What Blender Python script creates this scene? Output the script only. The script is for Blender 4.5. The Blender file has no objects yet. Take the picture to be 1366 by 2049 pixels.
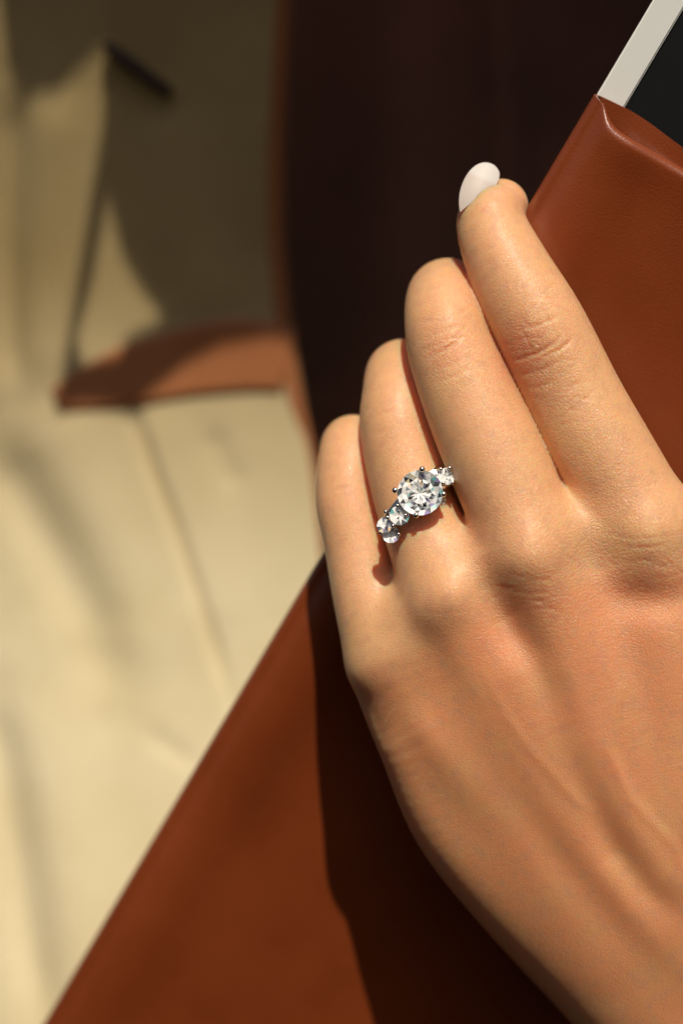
import bpy, bmesh, math, random
import numpy as np
from mathutils import Vector, Matrix
import openvdb as vdb

random.seed(7)
SC = bpy.context.scene
SC.unit_settings.system = 'METRIC'
SC.unit_settings.scale_length = 0.01          # one unit is one centimetre
COL = SC.collection

# ------------------------------------------------------------------ camera
CAMD = 50.0
FOCUS_H = -0.9
cam = bpy.data.cameras.new('camera')
cam.sensor_fit = 'VERTICAL'
cam.sensor_height = 36.0
cam.lens = 36.0 * CAMD / 20.49
cam.clip_start = 1.0
cam.clip_end = 500.0
cam.dof.use_dof = True
cam.dof.focus_distance = CAMD - FOCUS_H
cam.dof.aperture_fstop = 0.055
camo = bpy.data.objects.new('camera', cam)
camo.location = (0, -CAMD, 0)
camo.rotation_euler = (math.radians(90), 0, 0)
COL.objects.link(camo)
SC.camera = camo

# ------------------------------------------------------------------ sun and sky
SUN = Vector((0.07, -0.65, 0.755)).normalized()
world = bpy.data.worlds.new('World')
SC.world = world
world.use_nodes = True
wn = world.node_tree
bgn = wn.nodes['Background']
sky = wn.nodes.new('ShaderNodeTexSky')
sky.sky_type = 'NISHITA'
sky.sun_disc = False
sky.sun_elevation = math.asin(SUN.z)
sky.dust_density = 4.0
sky.ozone_density = 0.2
sky.sun_rotation = math.atan2(SUN.x, SUN.y)
wn.links.new(sky.outputs[0], bgn.inputs[0])
bgn.inputs[1].default_value = 0.05
sl = bpy.data.lights.new('sun', 'SUN')
sl.energy = 5.0
sl.angle = math.radians(0.5)
sl.color = (1.0, 0.90, 0.74)
so = bpy.data.objects.new('sun', sl)
so.rotation_euler = SUN.to_track_quat('Z', 'Y').to_euler()
so.location = SUN * 60
COL.objects.link(so)
SC.view_settings.view_transform = 'Standard'
SC.view_settings.look = 'None'
SC.view_settings.exposure = -0.36
SC.view_settings.gamma = 1.0
SC.cycles.max_bounces = 10
SC.cycles.transparent_max_bounces = 12
SC.cycles.sample_clamp_indirect = 6.0


def P(px, py, h):
    """A point seen at photograph pixel (px, py) at height h (cm, toward the viewer)."""
    k = (CAMD - h) / CAMD
    return Vector(((px - 683) / 100 * k, -h, (1024.5 - py) / 100 * k))


def PA(a):
    a = np.asarray(a, dtype=float)
    k = (CAMD - a[:, 2]) / CAMD
    return np.stack([(a[:, 0] - 683) / 100 * k, -a[:, 2], (1024.5 - a[:, 1]) / 100 * k], 1)


# ------------------------------------------------------------------ helpers
def link(o, parent=None):
    COL.objects.link(o)
    if parent:
        o.parent = parent
    return o


def tag(o, label=None, cat=None, group=None, kind=None):
    if label: o['label'] = label
    if cat: o['category'] = cat
    if group: o['group'] = group
    if kind: o['kind'] = kind
    return o


def mesh_obj(name, verts, faces, mat, parent=None, smooth=True):
    me = bpy.data.meshes.new(name)
    me.from_pydata([tuple(v) for v in verts], [], faces)
    me.update()
    if smooth:
        me.polygons.foreach_set('use_smooth', [True] * len(me.polygons))
    o = bpy.data.objects.new(name, me)
    me.materials.append(mat)
    return link(o, parent)


def bm_obj(name, bm, mat, parent=None, smooth=True):
    me = bpy.data.meshes.new(name)
    bmesh.ops.recalc_face_normals(bm, faces=bm.faces)
    bm.to_mesh(me)
    bm.free()
    if smooth:
        me.polygons.foreach_set('use_smooth', [True] * len(me.polygons))
    me.materials.append(mat)
    return link(bpy.data.objects.new(name, me), parent)


def empty(name, loc):
    o = bpy.data.objects.new(name, None)
    o.location = loc
    o.empty_display_size = 0.5
    return link(o)


def keep(child, parent):
    """parent without moving: the parent sits at its own place"""
    child.parent = parent
    child.matrix_parent_inverse = Matrix.Translation(parent.location).inverted()
    return child


class NT:
    def __init__(s, name):
        s.m = bpy.data.materials.new(name)
        s.m.use_nodes = True
        s.t = s.m.node_tree
        s.b = s.t.nodes['Principled BSDF']
        s.out = s.t.nodes['Material Output']
        s.tc = s.t.nodes.new('ShaderNodeTexCoord').outputs['Object']

    def n(s, typ, **kw):
        nd = s.t.nodes.new(typ)
        for k, v in kw.items():
            setattr(nd, k, v)
        return nd

    def l(s, a, b):
        s.t.links.new(a, b)

    def noise(s, scale, detail=4, rough=.55, vec=None, out=0):
        nd = s.n('ShaderNodeTexNoise')
        nd.inputs['Scale'].default_value = scale
        nd.inputs['Detail'].default_value = detail
        nd.inputs['Roughness'].default_value = rough
        s.l(vec or s.tc, nd.inputs['Vector'])
        return nd.outputs[out]

    def mapv(s, scale=(1, 1, 1), rot=(0, 0, 0), vec=None):
        nd = s.n('ShaderNodeMapping')
        nd.inputs['Scale'].default_value = scale
        nd.inputs['Rotation'].default_value = rot
        s.l(vec or s.tc, nd.inputs['Vector'])
        return nd.outputs[0]

    def ramp(s, fac, stops):
        nd = s.n('ShaderNodeValToRGB')
        cr = nd.color_ramp
        while len(cr.elements) < len(stops):
            cr.elements.new(0.5)
        for e, (p, c) in zip(cr.elements, stops):
            e.position = p
            e.color = (*c, 1) if not isinstance(c, float) else (c, c, c, 1)
        s.l(fac, nd.inputs[0])
        return nd.outputs[0]

    def mix(s, fac, a, b, mode='MIX'):
        nd = s.n('ShaderNodeMix', data_type='RGBA', blend_type=mode)
        for sock, v in ((nd.inputs[0], fac), (nd.inputs[6], a), (nd.inputs[7], b)):
            if hasattr(v, 'is_output'):
                s.l(v, sock)
            elif isinstance(v, (int, float)):
                sock.default_value = v
            else:
                sock.default_value = (*v, 1)
        return nd.outputs[2]

    def math(s, op, a, b=0.0, clamp=False):
        nd = s.n('ShaderNodeMath', operation=op, use_clamp=clamp)
        for sock, v in ((nd.inputs[0], a), (nd.inputs[1], b)):
            if hasattr(v, 'is_output'):
                s.l(v, sock)
            else:
                sock.default_value = v
        return nd.outputs[0]

    def attr(s, name):
        nd = s.n('ShaderNodeAttribute', attribute_name=name)
        return nd

    def bump(s, height, strength, dist, prev=None):
        nd = s.n('ShaderNodeBump')
        nd.inputs['Strength'].default_value = strength
        nd.inputs['Distance'].default_value = dist
        s.l(height, nd.inputs['Height'])
        if prev:
            s.l(prev, nd.inputs['Normal'])
        return nd.outputs[0]

    def base(s, c=None, rough=None, metal=None, spec=None):
        if c is not None:
            if hasattr(c, 'is_output'):
                s.l(c, s.b.inputs['Base Color'])
            else:
                s.b.inputs['Base Color'].default_value = (*c, 1)
        for key, v in (('Roughness', rough), ('Metallic', metal), ('Specular IOR Level', spec)):
            if v is None:
                continue
            if hasattr(v, 'is_output'):
                s.l(v, s.b.inputs[key])
            else:
                s.b.inputs[key].default_value = v


# ------------------------------------------------------------------ materials
def mat_skin():
    t = NT('skin')
    tone = t.attr('tone').outputs['Fac']
    flush_shade = t.attr('flush_shade').outputs['Fac']
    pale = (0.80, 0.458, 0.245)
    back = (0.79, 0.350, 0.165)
    n1 = t.noise(0.9, 3)
    n2 = t.noise(4.0, 4)
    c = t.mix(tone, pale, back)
    c = t.mix(t.math('MULTIPLY', t.ramp(n1, [(.45, 0.0), (.7, 1.0)]), .35), c, (0.70, 0.46, 0.21))
    c = t.mix(t.math('MULTIPLY', t.ramp(n2, [(.48, 0.0), (.72, 1.0)]), .48), c, (0.62, 0.33, 0.21))
    c = t.mix(t.math('MULTIPLY', t.ramp(t.noise(16, 3), [(.5, 0.0), (.75, 1.0)]), .22), c, (0.58, 0.30, 0.19))
    c = t.mix(flush_shade, c, (0.66, 0.25, 0.14))
    # fine skin relief: net of creases, finer toward the fingers
    wob = t.mix(.08, t.tc, t.noise(6, 2, out=1))
    v1 = t.n('ShaderNodeTexVoronoi', feature='DISTANCE_TO_EDGE')
    v1.inputs['Scale'].default_value = 12
    t.l(t.mapv((1, 1, 1.25), (0, .35, 0), wob), v1.inputs['Vector'])
    v2 = t.n('ShaderNodeTexVoronoi', feature='DISTANCE_TO_EDGE')
    v2.inputs['Scale'].default_value = 26
    t.l(t.mapv((1, 1, 1.7), (0, -.5, 0), wob), v2.inputs['Vector'])
    e1 = t.ramp(v1.outputs[0], [(0.0, 0.0), (.18, 1.0)])
    e2 = t.ramp(v2.outputs[0], [(0.0, 0.0), (.25, 1.0)])
    fine = t.noise(38, 3, .6)
    netw = t.attr('net').outputs['Fac']
    t.b.inputs['Coat Tint'].default_value = (1, .96, .9, 1)
    b = t.bump(fine, .15, .012)
    b = t.bump(e2, .38, .012, b)
    nd = t.n('ShaderNodeBump')
    nd.inputs['Distance'].default_value = .018
    t.l(t.math('MULTIPLY', netw, .7), nd.inputs['Strength'])
    t.l(e1, nd.inputs['Height'])
    t.l(b, nd.inputs['Normal'])
    t.l(nd.outputs[0], t.b.inputs['Normal'])
    rough = t.ramp(fine, [(.3, .28), (.7, .44)])
    t.base(c, rough, 0, .45)
    t.b.subsurface_method = 'RANDOM_WALK'
    t.b.inputs['Coat Weight'].default_value = .22
    t.b.inputs['Coat Roughness'].default_value = .38
    t.b.inputs['Subsurface Weight'].default_value = 1.0
    t.b.inputs['Subsurface Radius'].default_value = (1.0, 0.26, 0.10)
    t.b.inputs['Subsurface Scale'].default_value = 0.5
    return t.m


def mat_leather(name, c0, c1, rough=.42, grain=1.0):
    t = NT(name)
    n = t.noise(.35, 4)
    c = t.mix(t.ramp(n, [(.35, 0.0), (.65, 1.0)]), c0, c1)
    v = t.n('ShaderNodeTexVoronoi')
    v.inputs['Scale'].default_value = 24
    t.l(t.mix(.05, t.tc, t.noise(9, 2, out=1)), v.inputs['Vector'])
    b = t.bump(v.outputs[0], .30 * grain, .012)
    b = t.bump(t.noise(45, 3), .22 * grain, .008, b)
    t.l(b, t.b.inputs['Normal'])
    t.base(c, rough, 0, .5)
    t.b.inputs['Coat Weight'].default_value = .6
    t.b.inputs['Coat Roughness'].default_value = .27
    return t.m


def mat_cloth(name, c0, c1, weave=26, nscale=.25, rough=.85, shade_tint=None):
    t = NT(name)
    n = t.noise(nscale, 4)
    c = t.mix(t.ramp(n, [(.35, 0.0), (.65, 1.0)]), c0, c1)
    if shade_tint:      # khaki painted into the upper end, deepening and warming its shade
        c2 = t.mix(t.ramp(n, [(.35, 0.0), (.65, 1.0)]), *shade_tint)
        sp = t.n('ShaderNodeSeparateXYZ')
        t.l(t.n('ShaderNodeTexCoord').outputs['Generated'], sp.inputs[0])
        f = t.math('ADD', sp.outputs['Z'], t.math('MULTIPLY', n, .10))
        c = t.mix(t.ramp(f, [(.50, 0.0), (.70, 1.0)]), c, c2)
    w1 = t.n('ShaderNodeTexWave', bands_direction='X')
    w1.inputs['Scale'].default_value = weave
    t.l(t.tc, w1.inputs['Vector'])
    w2 = t.n('ShaderNodeTexWave', bands_direction='Z')
    w2.inputs['Scale'].default_value = weave
    t.l(t.tc, w2.inputs['Vector'])
    h = t.math('ADD', w1.outputs['Fac'], w2.outputs['Fac'])
    t.l(t.bump(h, .3, .02), t.b.inputs['Normal'])
    t.base(c, rough, 0, .2)
    return t.m


def mat_plain(name, c, rough=.5, metal=0, spec=.5, bump=0):
    t = NT(name)
    n = t.noise(20, 3)
    t.base(t.mix(t.math('MULTIPLY', n, .25), c, tuple(x * .8 for x in c)), rough, metal, spec)
    if bump:
        t.l(t.bump(t.noise(40, 3), bump, .01), t.b.inputs['Normal'])
    return t.m


def mat_crown():
    t = NT('clear_gem')
    tr = t.n('ShaderNodeBsdfTransparent')
    gl = t.n('ShaderNodeBsdfGlossy')
    gl.inputs['Roughness'].default_value = .03
    mx = t.n('ShaderNodeMixShader')
    lw = t.n('ShaderNodeFresnel')
    lw.inputs['IOR'].default_value = 1.6
    gm = t.n('ShaderNodeNewGeometry')      # only the outer side of the shell reflects
    t.l(t.math('MULTIPLY', lw.outputs[0], t.math('SUBTRACT', 1.0, gm.outputs['Backfacing'])), mx.inputs[0])
    t.l(tr.outputs[0], mx.inputs[1])
    t.l(gl.outputs[0], mx.inputs[2])
    t.l(mx.outputs[0], t.out.inputs['Surface'])
    t.t.nodes.remove(t.b)
    return t.m


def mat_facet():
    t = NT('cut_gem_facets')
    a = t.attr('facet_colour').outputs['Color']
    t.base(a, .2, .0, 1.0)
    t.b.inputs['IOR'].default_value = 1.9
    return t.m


def mat_nail():
    t = NT('polished_nail')
    tip = t.attr('tip').outputs['Fac']
    c = t.mix(tip, (0.58, 0.50, 0.46), (0.64, 0.60, 0.57))
    t.base(c, .55, 0, .3)
    t.b.inputs['Subsurface Weight'].default_value = .3
    t.b.inputs['Subsurface Radius'].default_value = (1, .4, .3)
    t.b.inputs['Subsurface Scale'].default_value = .05
    t.b.inputs['Coat Weight'].default_value = .15
    t.b.inputs['Coat Roughness'].default_value = .4
    return t.m


M_SKIN = mat_skin()
M_NAIL = mat_nail()
M_LEATHER = mat_leather('rust_leather', (.205, .040, .009), (.25, .050, .012), .36)
M_BOUNCE = mat_leather('bounce_orange', (.36, .125, .040), (.40, .145, .05), .8)  # orange colour standing in for light bounced off the pouch
M_CREAM = mat_cloth('cream_cotton', (.64, .545, .335), (.73, .635, .42), 26, .25, .85, ((.42, .31, .145), (.50, .38, .19)))  # last pair: khaki tones painted in for the shaded upper coat
M_DARK = mat_cloth('dark_brown_wool', (.15, .072, .050), (.25, .098, .065), 20, .12)
M_NAVY = mat_plain('navy_cover', (.005, .006, .007), .65, 0, .25)
M_WHITE = mat_plain('off_white_paper', (.88, .89, .87), .7)
M_SILVER = mat_plain('white_gold', (.80, .78, .76), .16, 1.0)
M_DARK_BAR = mat_plain('dark_brown', (.035, .014, .010), .4)
M_CROWN = mat_crown()
M_FACET = mat_facet()

# ------------------------------------------------------------------ background cloth
def smooth(a, b, x):
    t = min(1, max(0, (x - a) / (b - a)))
    return t * t * (3 - 2 * t)


def seg_dist(px, py, pts):
    best = 1e9
    bt = 0
    n = len(pts) - 1
    for i in range(n):
        ax, ay = pts[i][:2]
        bx, by = pts[i + 1][:2]
        dx, dy = bx - ax, by - ay
        u = max(0, min(1, ((px - ax) * dx + (py - ay) * dy) / (dx * dx + dy * dy)))
        d = math.hypot(px - ax - u * dx, py - ay - u * dy)
        if d < best:
            best, bt = d, (i + u) / n
    return best, bt


CREAM_FOLDS = [  # polyline, width px, height cm
    ([(262, 800), (300, 930), (350, 1060), (405, 1230), (462, 1410)], 11, -.30),
    ([(300, 800), (345, 960), (400, 1110), (470, 1290)], 70, .10),
    ([(-30, 860), (60, 1010), (120, 1110), (190, 1250), (220, 1420)], 60, -.40),
    ([(60, 800), (150, 980), (240, 1150), (290, 1400)], 110, .22),
    ([(-20, 1380), (20, 1600), (50, 1800), (90, 2080)], 44, -.34),
    ([(60, 1350), (110, 1600), (150, 1800), (170, 2080)], 80, .18),
    ([(25, 150), (20, 500), (30, 800)], 30, -.30),
    ([(110, 150), (100, 500), (70, 800)], 60, .2),
    ([(300, 1465), (385, 1530)], 18, -.08),
    ([(420, 860), (470, 980)], 26, -.10),
    ([(330, 200), (370, 450), (440, 640)], 60, .25),
]


def cream_profile():
    ys = [-600 + 20 * i for i in range(170)]
    slope = []
    for y in ys:
        sl_ = .50 * smooth(300, 1000, y + 0) - .50            # climbing toward the top
        sl_ += .28 * smooth(850, 1500, y)                      # and again toward the bottom
        slope.append(sl_ if y < 2200 else 0)
    hs = [0.0]
    for a in slope[:-1]:
        hs.append(hs[-1] + a * .2)
    off = -16.6 - hs[80]
    return [v + off for v in hs]


CREAM_PROF = cream_profile()


def cream_h(px, py):
    # the top of the garment leans toward the viewer, its lower part toward the sun
    u = (py + 600) / 20
    k = int(max(0, min(len(CREAM_PROF) - 2, u)))
    h = CREAM_PROF[k] + (CREAM_PROF[k + 1] - CREAM_PROF[k]) * (u - k)
    lf = max(0.0, 330 - px) / 100
    h -= 0.10 * lf * lf * .6
    for pts, w, a in CREAM_FOLDS:
        d, t = seg_dist(px, py, pts)
        if d < 3.5 * w:
            h += a * math.exp(-(d / w) ** 2) * (.25 + .75 * smooth(0, .18, t) * smooth(0, .18, 1 - t))
    return h


def cream_edge(py):
    pts = [(-600, 592), (0, 584), (300, 568), (500, 570), (650, 584), (820, 610), (950, 634), (1120, 652), (1500, 690), (2600, 800)]
    for (a, xa), (b, xb) in zip(pts, pts[1:]):
        if py <= b:
            u = (py - a) / (b - a)
            return xa + (xb - xa) * u
    return pts[-1][1]


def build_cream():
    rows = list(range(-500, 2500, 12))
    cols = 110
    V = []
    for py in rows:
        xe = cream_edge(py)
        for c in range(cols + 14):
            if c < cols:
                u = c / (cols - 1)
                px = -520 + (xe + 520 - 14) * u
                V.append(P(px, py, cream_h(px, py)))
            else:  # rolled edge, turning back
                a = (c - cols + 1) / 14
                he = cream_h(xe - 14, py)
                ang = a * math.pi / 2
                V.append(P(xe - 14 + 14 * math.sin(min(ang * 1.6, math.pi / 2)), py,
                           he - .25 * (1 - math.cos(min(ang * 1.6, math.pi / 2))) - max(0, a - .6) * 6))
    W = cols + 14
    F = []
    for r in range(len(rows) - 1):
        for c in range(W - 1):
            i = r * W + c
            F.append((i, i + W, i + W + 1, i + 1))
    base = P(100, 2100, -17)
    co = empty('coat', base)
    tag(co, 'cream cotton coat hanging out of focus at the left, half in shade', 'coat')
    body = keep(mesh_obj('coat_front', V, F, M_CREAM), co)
    sd = body.modifiers.new('s', 'SOLIDIFY')
    sd.thickness = .12
    sd.offset = -1
    # orange tube along the edge, painted in for bounced light
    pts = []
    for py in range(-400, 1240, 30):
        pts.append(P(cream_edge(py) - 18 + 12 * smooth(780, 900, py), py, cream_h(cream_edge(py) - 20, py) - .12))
    keep(tube('bounce_edge', pts, [.22 - .10 * smooth(780, 900, -400 + 30 * i) for i in range(len(pts))], M_BOUNCE), co)
    # flat orange band on the coat, imitating a warm bounce glow
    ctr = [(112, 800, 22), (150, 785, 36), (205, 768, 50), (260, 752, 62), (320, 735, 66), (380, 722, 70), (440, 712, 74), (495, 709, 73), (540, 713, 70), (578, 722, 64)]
    keep(ribbon('bounce_band', ctr, M_BOUNCE), co)
    # dark brown bar lying across the coat
    a = Vector(P(208, 88, cream_h(208, 88) + .28))
    b = Vector(P(345, 190, cream_h(345, 190) + .28))
    keep(tube('dark_bar', [a + (b - a) * (i / 8) for i in range(9)], [.10, .17, .19, .19, .19, .19, .18, .16, .09], M_DARK_BAR), co)
    # added unseen sheet above the frame, cut to shade coat front and skirt
    outer = [(110, 834), (165, 815), (225, 822), (262, 838), (305, 795), (370, 742), (440, 708), (540, 688), (600, 700),
             (1000, 1100), (1500, 1600), (4500, 1600), (4500, -2600), (-2500, -2600), (-1200, -560), (10, -480), (8, -200), (-5, -50), (15, 120), (45, 222), (110, 190), (185, 120),
             (212, 96), (206, 260), (180, 420), (150, 600), (126, 740)]
    hole = [(216, 395), (186, 560), (150, 690), (168, 748), (236, 742), (250, 692), (336, 642), (288, 590), (246, 520)]
    bm = bmesh.new()

    def loop(pp):
        vs = []
        for k, (x, y) in enumerate(pp):
            v = P(x, y, cream_h(x, y)) + SUN * 34
            v.y += 0
            vs.append(bm.verts.new(v))
        return [bm.edges.new((vs[i], vs[(i + 1) % len(vs)])) for i in range(len(vs))]
    es = loop(outer) + loop(hole)
    bmesh.ops.triangle_fill(bm, use_beauty=True, use_dissolve=False, edges=es, normal=SUN)
    sv = keep(bm_obj('shadow_sheet', bm, M_CREAM, None, False), co)
    sd = sv.modifiers.new('s', 'SOLIDIFY')
    sd.thickness = .15
    return co


def tube(name, pts, rad, mat, seg=14, flat=1.0):
    bm = bmesh.new()
    rings = []
    n = len(pts)
    for i, p in enumerate(pts):
        r = rad[i] if isinstance(rad, (list, tuple)) else rad
        t = (pts[min(i + 1, n - 1)] - pts[max(i - 1, 0)]).normalized()
        a = t.cross(Vector((0, 1, 0)))
        if a.length < .1:
            a = t.cross(Vector((0, 0, 1)))
        a.normalize()
        b = t.cross(a).normalized()
        rings.append([bm.verts.new(p + a * math.cos(k * 2 * math.pi / seg) * r + b * math.sin(k * 2 * math.pi / seg) * r * flat) for k in range(seg)])
    for i in range(n - 1):
        for k in range(seg):
            bm.faces.new((rings[i][k], rings[i][(k + 1) % seg], rings[i + 1][(k + 1) % seg], rings[i + 1][k]))
    bm.faces.new(rings[0])
    bm.faces.new(rings[-1])
    return bm_obj(name, bm, mat)


def ribbon(name, ctr, mat):
    """thin band of painted bounce light lying on the coat: centre x, y, half width (px)"""
    fine = []
    for i in range(len(ctr) - 1):
        for k in range(6):
            u = k / 6
            fine.append([ctr[i][j] * (1 - u) + ctr[i + 1][j] * u for j in range(3)])
    fine.append(list(ctr[-1]))
    bm = bmesh.new()
    rows = []
    n = len(fine)
    for i, (x, y, w) in enumerate(fine):
        x0, y0, _ = fine[max(0, i - 2)]
        x1, y1, _ = fine[min(n - 1, i + 2)]
        L = math.hypot(x1 - x0, y1 - y0)
        nx, ny = -(y1 - y0) / L, (x1 - x0) / L
        row = []
        for k in range(13):
            s = -1 + k / 6
            qx, qy = x + nx * w * s, y + ny * w * s
            row.append(bm.verts.new(P(qx, qy, cream_h(qx, qy) + (.03 + .04 * math.sqrt(max(0, 1 - s * s))))))
        rows.append(row)
    for i in range(n - 1):
        for k in range(12):
            bm.faces.new((rows[i][k], rows[i + 1][k], rows[i + 1][k + 1], rows[i][k + 1]))
    o = bm_obj(name, bm, mat)
    sd = o.modifiers.new('s', 'SOLIDIFY')
    sd.thickness = .04
    return o


build_cream()


def build_skirt():
    V, F = [], []
    xs = [440 + i * 12 for i in range(130)]
    ys = list(range(-500, 2500, 40))
    for py in ys:
        for px in xs:
            h = -21 + .5 * math.sin((px + .12 * py) / 120) + .35 * math.sin((px - .05 * py) / 61 + 1.2) \
                + 1.1 * math.exp(-((px - 1000 - .03 * py) / 60) ** 2)
            V.append(P(px, py, h))
    W = len(xs)
    for r in range(len(ys) - 1):
        for c in range(W - 1):
            i = r * W + c
            F.append((i, i + W, i + W + 1, i + 1))
    o = mesh_obj('skirt', V, F, M_DARK)
    sd = o.modifiers.new('s', 'SOLIDIFY')
    sd.thickness = .15
    tag(o, 'dark brown wool skirt falling in folds behind the hand', 'skirt')


build_skirt()

# ------------------------------------------------------------------ leather sleeve and notebook
A1 = P(90, 2049, -8.5)
A2 = P(1187, 195, -1.3)
U = (A2 - A1).normalized()
V0 = Vector((.861, -.02, -.509))
VV = (V0 - U * V0.dot(U)).normalized()
NN = U.cross(VV).normalized()
if NN.y > 0:
    NN = -NN


def L(u, v, n):
    return A2 + U * u + VV * v + NN * n


def build_pouch():
    po = empty('leather_pouch', L(-10, 6, -1))
    tag(po, 'rust brown leather pouch held in the hand, open at its upper end', 'pouch')
    # front pocket: outer layer and inner layer joined by a round fold at the left edge
    prof = []           # (v, n, rim u)
    ve = 14.0
    for k in range(46):
        v = ve * (1 - k / 46) ** 1.7
        bul = .20 * math.exp(-((v - .8) / .8) ** 2) + .06 * math.sin(v * .5)
        prof.append((v + .14, bul * smooth(0, .4, v), -.36 + .36 * math.exp(-(v / .33) ** 1.6)))
    for k in range(1, 12):
        a = math.pi * k / 12
        prof.append((.14 - .13 * math.sin(a), -.19 + .19 * math.cos(a), .02 + .04 * k / 12))
    for k in range(46):
        v = ve * (k / 46) ** 1.7
        gap = -.38 + .20 * smooth(.5, 1.9, v)
        prof.append((v + .14, gap, .06 + .05 * math.sin(v * 2)))
    V, F = [], []
    us = [0, .012, .03, .06, .12, .22, .4, .7, 1.1, 1.7, 2.5, 3.6, 5, 6.5, 8, 10, 12, 14, 16, 18, 20, 24, 32, 44]
    RR = .12
    rolls = [('d', .5), ('d', .25)] + [('a', math.pi * (1 - k / 9)) for k in range(10)]
    rows_ = rolls + [('u', d + .001) for d in us[2:]]
    for kind, d in rows_:
        for idx, (v, n, ru) in enumerate(prof):
            w = smooth(.22, .6, v) if idx < 46 else 0
            if kind == 'u':
                wav = .05 * math.sin(d * .6 + v * .7) * smooth(1, 4, d) * smooth(.4, 2, v)
                swell = w * .06 * math.exp(-(d / .5) ** 2)
                V.append(L(ru - d - RR * w, v, n + wav + swell))
            elif kind == 'a':
                V.append(L(ru - (RR * w) + RR * w * math.sin(d) - .0005 * (math.pi - d) * (1 - w), v,
                           n + w * .06 - RR * w * (1 - math.cos(d)) ))
            else:
                V.append(L(ru - RR * w - d * w - (.0 if w > 0 else 0) + (1 - w) * .0005 * d, v, n + w * .06 - 2 * RR * w))
    us = rows_
    W = len(prof)
    for j in range(len(us) - 1):
        for c in range(W - 1):
            i = j * W + c
            F.append((i, i + 1, i + W + 1, i + W))
    o = keep(mesh_obj('front_pocket', V, F, M_LEATHER), po)
    o.data.flip_normals()
    sd = o.modifiers.new('s', 'SOLIDIFY')
    sd.thickness = .085
    sd.offset = 0
    bv = o.modifiers.new('b', 'BEVEL')
    bv.width = .036
    bv.segments = 3
    bv.limit_method = 'ANGLE'
    bv.angle_limit = math.radians(50)
    # back panel
    V, F = [], []
    for j in range(14):
        for c in range(14):
            V.append(L(-1.0 - 44 * j / 13, .06 + 13.9 * c / 13, -1.1))
    for j in range(13):
        for c in range(13):
            i = j * 14 + c
            F.append((i, i + 1, i + 15, i + 14))
    o = keep(mesh_obj('back_panel', V, F, M_LEATHER), po)
    sd = o.modifiers.new('s', 'SOLIDIFY')
    sd.thickness = .1
    # notebook
    nb = empty('notebook', L(-4, 6, -.6))
    tag(nb, 'navy notebook with a white edge band standing out of the leather pouch', 'notebook')

    def box(name, u0, u1, v0, v1, n0, n1, mat, bev=.04):
        bm = bmesh.new()
        vs = [bm.verts.new(L(u, v, n)) for u in (u0, u1) for v in (v0, v1) for n in (n0, n1)]
        for f in ((0, 1, 3, 2), (4, 6, 7, 5), (0, 4, 5, 1), (2, 3, 7, 6), (0, 2, 6, 4), (1, 5, 7, 3)):
            bm.faces.new([vs[i] for i in f])
        bmesh.ops.bevel(bm, geom=list(bm.edges), offset=bev, segments=3, affect='EDGES')
        return keep(bm_obj(name, bm, mat, None, False), nb)
    box('cover', -30, 6.0, .63, 12.5, -.98, -.60, M_NAVY)
    box('white_band', -30.02, 6.02, .015, .64, -.985, -.55, M_WHITE, .03)
    return po


build_pouch()

# ------------------------------------------------------------------ hand
FINGERS = {
    'index': [(1300, 1065, -1.20, 1.02), (1206, 905, -1.28, 1.03), (1151, 800, -1.38, .985), (1081, 655, -1.47, .945),
              (1024, 550, -1.68, .86), (988, 470, -1.96, .76), (984, 432, -2.12, .70), (1002, 412, -2.30, .565)],
    'middle': [(1065, 1105, -1.10, 1.0), (1027, 1000, -1.22, 1.03), (984, 900, -1.38, 1.03), (941, 800, -1.55, .985),
               (903, 700, -1.78, .91), (893, 640, -2.05, .88), (894, 603, -2.75, .87), (900, 602, -3.7, .84), (930, 645, -4.95, .70), (985, 720, -5.0, .62)],
    'ring': [(905, 1200, -1.50, .96), (850, 1055, -1.93, .88), (818, 950, -2.24, .86), (800, 850, -2.55, .85),
             (803, 788, -2.88, .825), (806, 757, -3.4, .82), (810, 760, -4.1, .79), (835, 800, -5.15, .68), (880, 870, -5.25, .6)],
    'pinky': [(776, 1320, -2.35, .86), (739, 1205, -2.5, .75), (719, 1100, -2.75, .725), (699, 1000, -3.0, .73),
              (702, 925, -3.3, .71), (708, 896, -3.7, .71), (700, 905, -4.5, .66), (700, 960, -5.35, .60), (712, 1040, -5.6, .54)],
}
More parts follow.
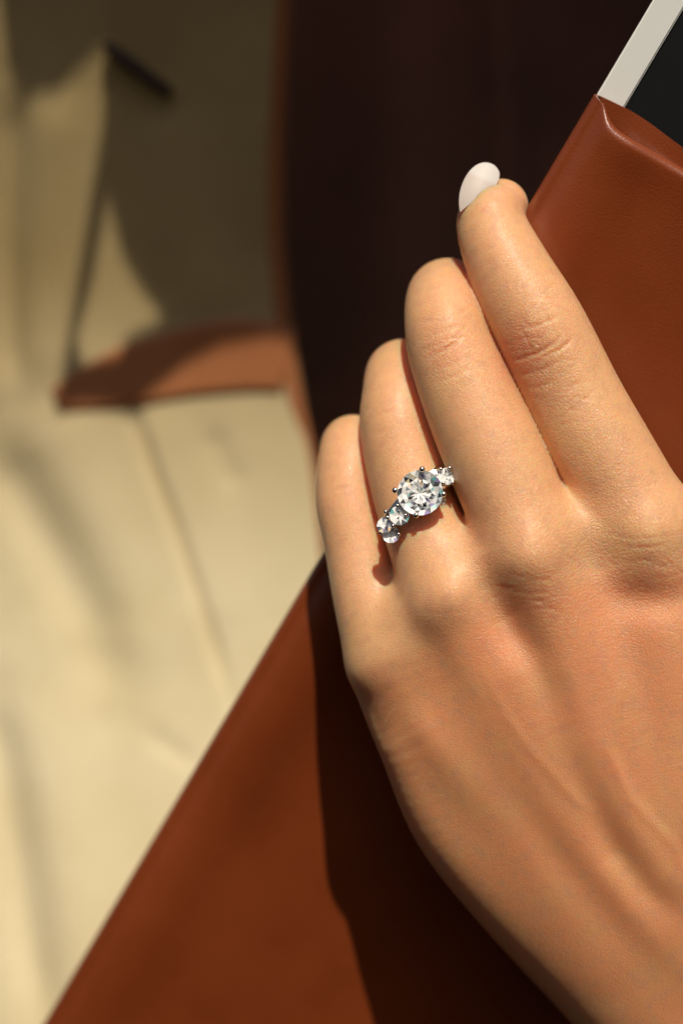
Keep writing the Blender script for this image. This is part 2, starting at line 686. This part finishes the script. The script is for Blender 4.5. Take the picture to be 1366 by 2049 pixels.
PALM = [
    [(776, 1320, -2.35, .84), (812, 1405, -2.5, .90), (861, 1486, -2.6, 1.06), (934, 1631, -2.85, 1.18), (1059, 1775, -3.1, 1.28), (1239, 1955, -3.5, 1.38), (1400, 2120, -3.8, 1.45), (1700, 2500, -4.2, 1.6)],
    [(905, 1200, -1.50, .95), (1000, 1400, -1.72, .98), (1100, 1600, -2.12, 1.08), (1230, 1800, -2.65, 1.2), (1370, 2020, -3.3, 1.3), (1700, 2400, -3.9, 1.5)],
    [(1065, 1105, -1.10, .98), (1150, 1300, -1.32, 1.0), (1240, 1500, -1.70, 1.12), (1350, 1720, -2.25, 1.25), (1460, 1950, -3.0, 1.35), (1800, 2400, -3.9, 1.6)],
    [(1300, 1065, -1.20, 1.0), (1350, 1280, -1.40, 1.02), (1420, 1480, -1.75, 1.12), (1480, 1720, -2.3, 1.25), (1560, 1950, -3.0, 1.35), (1850, 2350, -3.9, 1.6)],
    # webs between the fingers
    [(1215, 1045, -1.45, .72), (1075, 1065, -1.4, .72)],
    [(1010, 1110, -1.55, .70), (905, 1130, -1.75, .66)],
    [(868, 1200, -1.98, .62), (765, 1225, -2.5, .60)],
    [(838, 1265, -2.12, .74), (890, 1370, -2.2, .86), (970, 1520, -2.38, 1.0), (1100, 1690, -2.75, 1.12), (1230, 1860, -3.1, 1.2)],
    [(1045, 1340, -1.60, .80), (1130, 1480, -1.84, .97), (1260, 1690, -2.34, 1.12), (1400, 1900, -2.8, 1.2)],
    # palm side
    [(900, 1400, -3.2, .9), (1000, 1600, -3.6, 1.1), (1150, 1850, -3.9, 1.1)],
    [(1050, 1250, -2.5, .8), (1200, 1500, -3.1, 1.1), (1350, 1800, -3.7, 1.2)],
    [(1250, 1200, -2.3, .8), (1400, 1500, -3.1, 1.1), (1550, 1800, -3.5, 1.3)],
    # thumb, beyond the right edge of the photograph
    [(1560, 1850, -3.0, 1.3), (1640, 1560, -2.7, 1.2), (1690, 1250, -2.4, 1.0), (1690, 1000, -2.0, .92), (1670, 820, -1.8, .85), (1650, 730, -1.9, .7)],
]
VOX = .05
LO = np.array([-1.3, -0.6, -13.5])
HI = np.array([11.6, 7.0, 7.4])
DIM = np.ceil((HI - LO) / VOX).astype(int)


def catmull(pts, step=.22):
    w = PA([p[:3] for p in pts])
    r = np.array([p[3] for p in pts])
    q = np.concatenate([w, r[:, None]], 1)
    q = np.vstack([2 * q[0] - q[1], q, 2 * q[-1] - q[-2]])
    out = []
    for i in range(1, len(q) - 2):
        n = max(1, int(np.linalg.norm(q[i + 1, :3] - q[i, :3]) / step))
        for k in range(n):
            t = k / n
            out.append(.5 * (2 * q[i] + (-q[i - 1] + q[i + 1]) * t + (2 * q[i - 1] - 5 * q[i] + 4 * q[i + 1] - q[i + 2]) * t * t
                             + (-q[i - 1] + 3 * q[i] - 3 * q[i + 1] + q[i + 2]) * t ** 3))
    out.append(q[-2])
    return np.array(out)


FAR = 1.25


def chain_sdf(pts):
    D = np.full(DIM, FAR, dtype=np.float32)
    q = catmull(pts)
    for a, b in zip(q[:-1], q[1:]):
        rm = max(a[3], b[3]) + FAR
        lo = np.maximum(np.floor((np.minimum(a[:3], b[:3]) - rm - LO) / VOX).astype(int), 0)
        hi = np.minimum(np.ceil((np.maximum(a[:3], b[:3]) + rm - LO) / VOX).astype(int), DIM)
        if np.any(hi <= lo):
            continue
        X = (LO[0] + VOX * np.arange(lo[0], hi[0]))[:, None, None].astype(np.float32)
        Y = (LO[1] + VOX * np.arange(lo[1], hi[1]))[None, :, None].astype(np.float32)
        Z = (LO[2] + VOX * np.arange(lo[2], hi[2]))[None, None, :].astype(np.float32)
        d = (b - a)[:3]
        dd = max(float(d @ d), 1e-6)
        t = np.clip(((X - a[0]) * d[0] + (Y - a[1]) * d[1] + (Z - a[2]) * d[2]) / dd, 0, 1)
        dist = np.sqrt((X - a[0] - t * d[0]) ** 2 + (Y - a[1] - t * d[1]) ** 2 + (Z - a[2] - t * d[2]) ** 2) - (a[3] + (b[3] - a[3]) * t)
        s = D[lo[0]:hi[0], lo[1]:hi[1], lo[2]:hi[2]]
        np.minimum(s, dist, out=s)
    return D


def smin(a, b, k):
    h = np.maximum(k - np.abs(a - b), 0) / k
    return np.minimum(a, b) - h * h * k * .25


palm = None
for i, c in enumerate(PALM):
    s = chain_sdf(c)
    palm = s if palm is None else smin(palm, s, 1.2 if i < 4 else .6)
hand = palm
for nme, c in FINGERS.items():
    s = smin(chain_sdf(c), palm, .30)
    hand = smin(hand, s, .05)
g = vdb.FloatGrid(FAR)
g.copyFromArray(np.ascontiguousarray(hand))
pts, quads = g.convertToQuads(isovalue=0.0)
del hand, palm, s
pts = pts * VOX + LO
quads = quads.astype(np.int32)


def make_mesh(name, v, q):
    me = bpy.data.meshes.new(name)
    me.vertices.add(len(v))
    me.vertices.foreach_set('co', v.astype(np.float32).ravel())
    me.loops.add(q.size)
    me.loops.foreach_set('vertex_index', q.ravel())
    me.polygons.add(len(q))
    me.polygons.foreach_set('loop_start', np.arange(0, q.size, 4, dtype=np.int32))
    me.polygons.foreach_set('use_smooth', np.ones(len(q), dtype=bool))
    me.update(calc_edges=True)
    return me


def edges_of(q):
    e = np.concatenate([q[:, [0, 1]], q[:, [1, 2]], q[:, [2, 3]], q[:, [3, 0]]])
    return np.unique(np.sort(e, 1), axis=0)


def relax(v, e, it, f=.5):
    deg = np.bincount(e.ravel(), minlength=len(v)).astype(float)[:, None]
    for k in range(it):
        ff = f if k % 2 == 0 else -f * .98
        acc = np.zeros_like(v)
        for ax in range(3):
            acc[:, ax] = np.bincount(e[:, 0], v[e[:, 1], ax], len(v)) + np.bincount(e[:, 1], v[e[:, 0], ax], len(v))
        v = v + ff * (acc / deg - v)
    return v


pts = relax(pts, edges_of(quads), 12)
me = make_mesh('hand', pts, quads)
ho = bpy.data.objects.new('hand', me)
COL.objects.link(ho)
sub = ho.modifiers.new('s', 'SUBSURF')
sub.levels = 1
dg = bpy.context.evaluated_depsgraph_get()
me2 = bpy.data.meshes.new_from_object(ho.evaluated_get(dg))
ho.modifiers.clear()
ho.data = me2
me2.name = 'hand_skin'
bpy.data.meshes.remove(me)
n = len(me2.vertices)
co = np.empty(n * 3, dtype=np.float32)
me2.vertices.foreach_get('co', co)
co = co.reshape(-1, 3).astype(float)
no = np.empty(n * 3, dtype=np.float32)
me2.vertices.foreach_get('normal', no)
no = no.reshape(-1, 3)
if np.mean(np.einsum('ij,ij->i', no, co - co.mean(0))) < 0:
    me2.flip_normals()
    no = -no
kk = CAMD / (CAMD + co[:, 1])
PX = co[:, 0] * kk * 100 + 683
PY = 1024.5 - co[:, 2] * kk * 100
front = np.clip(-no[:, 1] * 1.6, 0, 1)
disp = np.zeros(n)


def poly_gauss(pl, sig):
    """pl: (px, py, amp[, sigma scale]) polyline; returns amp * gaussian falloff"""
    out = np.zeros(n)
    best = np.full(n, 1e9)
    for a, b in zip(pl[:-1], pl[1:]):
        m = (PX > min(a[0], b[0]) - 4 * sig) & (PX < max(a[0], b[0]) + 4 * sig) & (PY > min(a[1], b[1]) - 4 * sig) & (PY < max(a[1], b[1]) + 4 * sig)
        idx = np.nonzero(m)[0]
        dx, dy = b[0] - a[0], b[1] - a[1]
        t = np.clip(((PX[idx] - a[0]) * dx + (PY[idx] - a[1]) * dy) / (dx * dx + dy * dy + 1e-9), 0, 1)
        d = np.hypot(PX[idx] - a[0] - t * dx, PY[idx] - a[1] - t * dy)
        am = a[2] + (b[2] - a[2]) * t
        bt = d < best[idx]
        ii = idx[bt]
        best[ii] = d[bt]
        out[ii] = am[bt] * np.exp(-(d[bt] / sig) ** 2)
    return out


def spot(x, y, sx, sy, ang, amp):
    c, s_ = math.cos(math.radians(ang)), math.sin(math.radians(ang))
    a = (PX - x) * c + (PY - y) * s_
    b = -(PX - x) * s_ + (PY - y) * c
    return amp * np.exp(-(a / sx) ** 2 - (b / sy) ** 2)


# knuckles
disp += spot(1288, 1082, 54, 66, 0, .14)
disp += spot(1062, 1120, 60, 80, -10, .18)
disp += spot(893, 1178, 42, 52, 0, .09)
disp += spot(772, 1305, 38, 42, 0, .07)
# hollows between and below the knuckles
disp += poly_gauss([(962, 1110, -.04), (985, 1175, -.17), (1015, 1235, -.25), (1070, 1330, -.12), (1130, 1450, -.03)], 35)
disp += spot(1282, 1200, 70, 38, 10, -.15)
disp += spot(1380, 1190, 60, 40, 0, -.10)
disp += spot(1165, 1120, 55, 60, 0, -.07)
disp += spot(890, 1310, 80, 60, 40, -.03)
disp += poly_gauss([(725, 1425, -.11), (760, 1465, -.09), (800, 1470, -.02)], 36)
# tendons and the furrows beside them
disp += poly_gauss([(1080, 1420, -.02), (1140, 1520, -.05), (1190, 1620, -.08), (1235, 1705, -.14), (1290, 1780, -.09), (1360, 1840, -.02)], 30)
disp += poly_gauss([(955, 1500, -.01), (1040, 1620, -.03), (1110, 1720, -.045), (1160, 1790, -.02), (1230, 1880, -.01)], 32)
disp += poly_gauss([(1000, 1450, .01), (1100, 1620, .03), (1200, 1750, .05), (1290, 1860, .04), (1366, 1930, .02)], 30)
disp += poly_gauss([(1120, 1350, .03), (1200, 1500, .04), (1270, 1650, .05), (1340, 1760, .04)], 34)
disp += poly_gauss([(1190, 1270, .002), (1235, 1380, .02), (1215, 1500, .024), (1262, 1600, .022), (1345, 1690, .018), (1400, 1800, .01)], 13)
disp += poly_gauss([(960, 1330, .002), (1010, 1430, .016), (1060, 1500, .018), (1150, 1600, .012), (1200, 1640, .002)], 12)
disp += poly_gauss([(790, 1370, .04), (840, 1460, .09), (900, 1540, .05), (960, 1620, .01)], 36)
disp += poly_gauss([(1300, 1250, .03), (1340, 1450, .05), (1400, 1650, .05)], 40)
disp += spot(1086, 672, 60, 62, 0, .045) + spot(892, 668, 50, 60, 0, .04) + spot(985, 480, 40, 45, 0, .02) + spot(775, 820, 40, 50, 0, .03)
# joint creases on the fingers
CREASES = [
    [(1013, 724, -.006), (1045, 717, -.022), (1074, 707, -.028), (1103, 690, -.024), (1121, 674, -.006)],
    [(1090, 714, -.004), (1118, 700, -.018), (1135, 688, -.018), (1147, 672, -.004)],
    [(1040, 640, -.004), (1062, 655, -.012), (1100, 641, -.012), (1116, 630, -.003)],
    [(1085, 610, -.003), (1094, 632, -.012), (1105, 660, -.010), (1112, 676, -.003)],
    [(1010, 748, -.004), (1045, 750, -.014), (1085, 738, -.014), (1120, 722, -.004)],
    [(1030, 775, -.003), (1070, 776, -.010), (1110, 762, -.004)],
    [(1041, 655, -.003), (1054, 680, -.010), (1064, 706, -.006)],
    [(1020, 690, -.003), (1028, 708, -.010), (1036, 722, -.004)],
    [(856, 720, -.004), (884, 702, -.020), (908, 688, -.020), (924, 677, -.004)],
    [(846, 690, -.002), (870, 668, -.008), (905, 655, -.008), (930, 652, -.002)],
    [(870, 740, -.002), (900, 730, -.008), (930, 712, -.002)],
    [(870, 765, -.002), (905, 755, -.007), (935, 742, -.002)],
    [(745, 838, -.003), (770, 826, -.010), (795, 820, -.003)],
    [(745, 870, -.002), (772, 862, -.008), (800, 852, -.002)],
    [(655, 985, -.003), (680, 978, -.010), (700, 975, -.003)],
    [(1210, 1068, -.003), (1260, 1078, -.006), (1320, 1076, -.005), (1360, 1066, -.004)],
    [(1230, 1090, -.003), (1280, 1096, -.010), (1330, 1092, -.004)],
    [(990, 1150, -.003), (1040, 1166, -.004), (1090, 1160, -.004), (1135, 1130, -.003)],
    [(1000, 1176, -.002), (1060, 1190, -.005), (1115, 1178, -.002)],
    [(850, 1225, -.002), (890, 1230, -.003), (940, 1222, -.002)],
    [(1215, 1120, -.002), (1270, 1122, -.006), (1330, 1118, -.003)],
]
for c in CREASES:
    disp += poly_gauss([(a, b, d * 1.4) for a, b, d in c], 4.4)
rng = np.random.default_rng(3)
for (cx, cy, w, hgt, cnt, ang) in ((1075, 690, 75, 80, 26, -22), (890, 690, 55, 70, 16, -25), (1150, 800, 70, 70, 16, -25), (1280, 1150, 90, 50, 16, 5), (1060, 1180, 80, 60, 16, 0)):
    for k in range(cnt):
        x = cx + rng.normal() * w * .5
        y = cy + rng.normal() * hgt * .5
        L_ = 14 + rng.random() * 20
        a = math.radians(ang + rng.normal() * 22)
        dx, dy = math.cos(a) * L_, math.sin(a) * L_
        disp += poly_gauss([(x - dx, y - dy, -.001), (x, y + rng.normal() * 2, -.008), (x + dx, y + dy, -.001)], 3.4)
co[:, 1] -= disp * front
me2.vertices.foreach_set('co', co.astype(np.float32).ravel())
# skin tone fields; joint redness also holds red shade painted at edges, hollows
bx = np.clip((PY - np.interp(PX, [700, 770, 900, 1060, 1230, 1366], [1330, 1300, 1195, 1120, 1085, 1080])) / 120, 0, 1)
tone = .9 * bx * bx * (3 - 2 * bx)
flush_shade = spot(1085, 1195, 90, 36, 0, .3) + spot(1030, 700, 42, 66, 0, .7) + spot(1085, 690, 60, 50, 0, .2) + spot(890, 690, 50, 45, 0, .22) + spot(930, 560, 22, 60, -20, .3) + spot(1000, 400, 60, 30, 0, .15) + spot(1030, 1240, 60, 90, -30, .35) + spot(1280, 1180, 90, 45, 0, .4) + spot(1060, 760, 40, 70, -20, .35) \
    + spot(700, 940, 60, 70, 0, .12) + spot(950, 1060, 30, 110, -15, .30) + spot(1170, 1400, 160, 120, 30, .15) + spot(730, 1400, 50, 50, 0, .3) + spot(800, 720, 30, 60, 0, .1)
net = .25 + spot(1060, 700, 90, 110, 0, .7) + spot(885, 690, 60, 80, 0, .5) + spot(1200, 1120, 260, 160, 0, .6) + spot(1160, 880, 110, 120, 0, .3)
for nm, arr in (('tone', tone), ('flush_shade', np.clip(flush_shade, 0, .8)), ('net', np.clip(net, 0, 1))):
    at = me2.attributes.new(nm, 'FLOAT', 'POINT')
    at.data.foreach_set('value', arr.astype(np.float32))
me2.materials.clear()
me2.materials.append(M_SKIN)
me2.polygons.foreach_set('use_smooth', np.ones(len(me2.polygons), dtype=bool))
me2.update()
tag(ho, "woman's hand curled over the edge of the leather pouch, ring on its ring finger", 'hand')


def build_nail():
    out = [(921, 424), (919, 402), (923, 378), (934, 353), (950, 335), (968, 328), (985, 332), (996, 345), (996, 358), (990, 372), (978, 386), (958, 399), (938, 411), (926, 421)]
    cx, cy = 955, 375
    V, F, tip = [], [], []
    m = len(out)
    K = 4
    ring = []
    for i in range(m):
        for k in range(K):
            p0, p1, p2, p3 = out[(i - 1) % m], out[i], out[(i + 1) % m], out[(i + 2) % m]
            t = k / K
            ring.append(tuple(.5 * (2 * p1[j] + (-p0[j] + p2[j]) * t + (2 * p0[j] - 5 * p1[j] + 4 * p2[j] - p3[j]) * t * t + (-p0[j] + 3 * p1[j] - 3 * p2[j] + p3[j]) * t ** 3) for j in range(2)))
    R = 9

    def hh(x, y):
        # across the nail: curved like a barrel whose axis runs up and right
        ax, ay = .42, -.90
        s = ((x - cx) * -ay + (y - cy) * ax) / 100      # across, + is right
        l = ((x - cx) * ax + (y - cy) * ay) / 100       # along, + is tip
        return -1.72 - .75 * (s + .06) ** 2 + .25 * s - .30 * l - .35 * l * l
    V.append(P(cx, cy, hh(cx, cy)))
    for r in range(1, R + 1):
        f = r / R
        for (x, y) in ring:
            qx, qy = cx + (x - cx) * f, cy + (y - cy) * f
            V.append(P(qx, qy, hh(qx, qy)))
    N = len(ring)
    for k in range(N):
        F.append((0, 1 + k, 1 + (k + 1) % N))
    for r in range(R - 1):
        for k in range(N):
            a = 1 + r * N
            F.append((a + k, a + N + k, a + N + (k + 1) % N, a + (k + 1) % N))
    o = mesh_obj('fingernail', V, F, M_NAIL, ho)
    at = o.data.attributes.new('tip', 'FLOAT', 'POINT')
    vals = []
    for v in V:
        k = CAMD / (CAMD + v.y)
        x, y = v.x * k * 100 + 683, 1024.5 - v.z * k * 100
        l = (x - cx) * .42 - (y - cy) * .90
        vals.append(smooth(14, 22, l))
    at.data.foreach_set('value', vals)
    sd = o.modifiers.new('s', 'SOLIDIFY')
    sd.thickness = .05
    sd.offset = -1
    bv = o.modifiers.new('b', 'BEVEL')
    bv.width = .015
    bv.segments = 2
    bv.limit_method = 'ANGLE'
    return o


build_nail()

# ------------------------------------------------------------------ ring
RH = -.17                       # how far the ring sits back with its finger
RC = P(836, 1003, -1.88 + RH)
E1 = Vector((.70, -.10, .70)).normalized()
E2 = Vector((-.12, -.93, .22))
E2 = (E2 - E1 * E2.dot(E1)).normalized()
E3 = E1.cross(E2).normalized()
ring = empty('ring', RC)
tag(ring, 'white gold ring with a large round diamond and clusters of small diamonds', 'ring')


def build_band():
    bm = bmesh.new()
    S, T = 96, 12
    R = .96
    rows = []
    for i in range(S):
        a = 2 * math.pi * i / S
        d = E1 * math.cos(a) + E2 * math.sin(a)
        rows.append([bm.verts.new(RC + d * (R + .06 * math.cos(b)) + E3 * .12 * math.sin(b)) for b in [2 * math.pi * j / T for j in range(T)]])
    for i in range(S):
        for j in range(T):
            bm.faces.new((rows[i][j], rows[(i + 1) % S][j], rows[(i + 1) % S][(j + 1) % T], rows[i][(j + 1) % T]))
    keep(bm_obj('band', bm, M_SILVER), ring)


build_band()
GLINT_TONES = [(1, 1, 1)] * 14 + [(.80, .82, .84)] * 5 + [(.50, .52, .54)] * 5 + [(.24, .25, .27)] * 2 + [(.07, .07, .08)] + [(.92, .88, .72), (.40, .72, .70), (.62, .55, .78), (.95, .80, .68)]  # white, grey and tinted facet colours painted as sparkle


def frame_of(nrm):
    nrm = nrm.normalized()
    x = nrm.cross(Vector((.2, .1, 1))).normalized()
    return x, nrm.cross(x).normalized(), nrm


def stone(px, py, h, nrm, r, big=False, spin=0.0):
    c = P(px, py, h + RH)
    x, y, z = frame_of(Vector((nrm[0], -nrm[2], nrm[1])))
    seg = 8

    def pt(rad, ang, dz):
        return c + x * rad * r * math.cos(ang + spin) + y * rad * r * math.sin(ang + spin) + z * dz * r
    # crown shell: table, star, kite and girdle facets
    bm = bmesh.new()
    tb = [bm.verts.new(pt(.56, 2 * math.pi * k / seg, .32)) for k in range(seg)]
    md = [bm.verts.new(pt(.78, 2 * math.pi * (k + .5) / seg, .20)) for k in range(seg)]
    gd = [bm.verts.new(pt(1, math.pi * k / seg, .02)) for k in range(2 * seg)]
    gl = [bm.verts.new(pt(1, math.pi * k / seg, -.03)) for k in range(2 * seg)]
    bm.faces.new(tb)
    for k in range(seg):
        k1 = (k + 1) % seg
        bm.faces.new((tb[k], md[k], tb[k1]))
        bm.faces.new((tb[k], gd[2 * k], md[k]))
        bm.faces.new((tb[k1], md[k], gd[2 * k1 % (2 * seg)]))
        bm.faces.new((md[k], gd[2 * k], gd[2 * k + 1]))
        bm.faces.new((md[k], gd[2 * k + 1], gd[(2 * k + 2) % (2 * seg)]))
    for k in range(2 * seg):
        k1 = (k + 1) % (2 * seg)
        bm.faces.new((gd[k], gl[k], gl[k1], gd[k1]))
    dm = keep(bm_obj('diamond' if big else 'small_diamond', bm, M_CROWN, None, False), ring)
    # facets in painted bright, dark and tinted tones, imitating reflections inside the stone
    bm = bmesh.new()
    cl = bm.loops.layers.color.new('facet_colour')
    n2 = 20 if big else 10
    radii = [(0, -.26), (.26, -.10), (.46, -.04), (.62, -.12), (.80, -.05), (.985, .01)] if big else [(0, -.25), (.45, -.02), (.985, -.02)]
    rows = []
    for ri, (rr, dz) in enumerate(radii):
        if ri == 0:
            rows.append([bm.verts.new(pt(.02, 0, dz))])
            continue
        off = .5 * (ri % 2)
        rows.append([bm.verts.new(pt(rr * (1 + (random.uniform(-.06, .06) if ri < len(radii) - 1 else 0)), 2 * math.pi * (k + off) / n2,
                                     dz + (random.uniform(-.045, .045) if ri < len(radii) - 1 else 0))) for k in range(n2)])

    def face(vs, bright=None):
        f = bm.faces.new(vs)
        tcol = random.choice(GLINT_TONES) if bright is None else (random.choice(GLINT_TONES[:14]) if bright else random.choice(GLINT_TONES[12:]))
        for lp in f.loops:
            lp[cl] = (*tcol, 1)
    for k in range(n2):
        face((rows[0][0], rows[1][k], rows[1][(k + 1) % n2]), k % 3 != 1)
    for ri in range(1, len(rows) - 1):
        a, b = rows[ri], rows[ri + 1]
        sh = 1 if ri % 2 else 0
        for k in range(n2):
            k1 = (k + 1) % n2
            if sh:
                face((a[k], b[k], b[k1]))
                face((a[k], b[k1], a[k1]))
            else:
                face((a[k], b[k], a[k1]))
                face((a[k1], b[k], b[k1]))
    # pavilion going down to the culet
    cu = bm.verts.new(pt(.01, 0, -.86))
    for k in range(n2):
        face((rows[-1][(k + 1) % n2], rows[-1][k], cu))
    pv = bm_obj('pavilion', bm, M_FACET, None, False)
    pv.parent = dm
    return c, x, y, z


def prong(px, py, h, nrm, r, length, toward):
    """a claw: round head and a leg going down beside the stone"""
    top = P(px, py, h + RH)
    z = Vector((nrm[0], -nrm[2], nrm[1])).normalized()
    bm = bmesh.new()
    bmesh.ops.create_uvsphere(bm, u_segments=16, v_segments=10, radius=r, matrix=Matrix.Translation(top))
    foot = top - z * length + (toward - top) * .45
    q = [top - z * r * .3 + (foot - top) * (i / 6) for i in range(7)]
    rings = []
    a, b, _ = frame_of(foot - top)
    for i, p in enumerate(q):
        rr = r * (.78 - .25 * math.sin(math.pi * i / 6))
        rings.append([bm.verts.new(p + a * rr * math.cos(k * math.pi / 5) + b * rr * math.sin(k * math.pi / 5)) for k in range(10)])
    for i in range(6):
        for k in range(10):
            bm.faces.new((rings[i][k], rings[i][(k + 1) % 10], rings[i + 1][(k + 1) % 10], rings[i + 1][k]))
    keep(bm_obj('prong', bm, M_SILVER), ring)


cN = (-.10, .12, .98)
cc, cx_, cy_, cz_ = stone(840, 986, -.62, cN, .475, True, .2)
for (x, y) in ((844, 939), (790, 981), (832, 1031), (887, 989)):
    prong(x, y, -.58, cN, .062, .55, cc)
# basket gallery under the centre stone
bm = bmesh.new()
rows = []
for i in range(32):
    a = 2 * math.pi * i / 32
    d = cx_ * math.cos(a) + cy_ * math.sin(a)
    rows.append([bm.verts.new(cc - cz_ * .26 + d * (.33 + .03 * math.cos(b)) + cz_ * .03 * math.sin(b)) for b in [math.pi * j / 4 for j in range(8)]])
for i in range(32):
    for j in range(8):
        bm.faces.new((rows[i][j], rows[(i + 1) % 32][j], rows[(i + 1) % 32][(j + 1) % 8], rows[i][(j + 1) % 8]))
keep(bm_obj('gallery', bm, M_SILVER), ring)
for (x, y, h, nr, r) in ((799, 1031, -.70, (-.12, .14, .98), .215), (770, 1050, -.88, (-.34, .40, .85), .19), (782, 1070, -.90, (-.12, .32, .94), .185),
                         (893, 953, -.80, (.20, .2, .95), .185), (868, 953, -.86, (.0, .35, .93), .16), (880, 1003, -1.02, (.4, -.3, .85), .15)):
    stone(x, y, h, nr, r, False, random.random())
for (x, y, h) in ((795.5, 1012, -.66), (811, 1031, -.66), (775, 1035.5, -.70), (786, 1052, -.74), (771, 1024, -.86), 
                  (797, 1069, -.82), (761, 1066, -.95), (886, 967, -.72), (905, 966, -.78), (881, 939, -.76), (899, 936, -.78)):
    prong(x, y, h, (-.2 if x < 850 else .2, 0, .95), .045, .24, RC + E2 * .9 + E1 * (-.6 if x < 850 else .6))

# solid cups under the clusters of small stones, added to close light gaps
for (x, y, h, w) in ((784, 1050, -1.22, .20), (884, 962, -1.18, .22)):
    bm = bmesh.new()
    bmesh.ops.create_uvsphere(bm, u_segments=20, v_segments=12, radius=w)
    for v in bm.verts:
        v.co = P(x, y, h + RH) + E1 * v.co.x + E3 * v.co.y * .95 + E2 * v.co.z * 1.0
    keep(bm_obj('added_cup', bm, M_SILVER), ring)
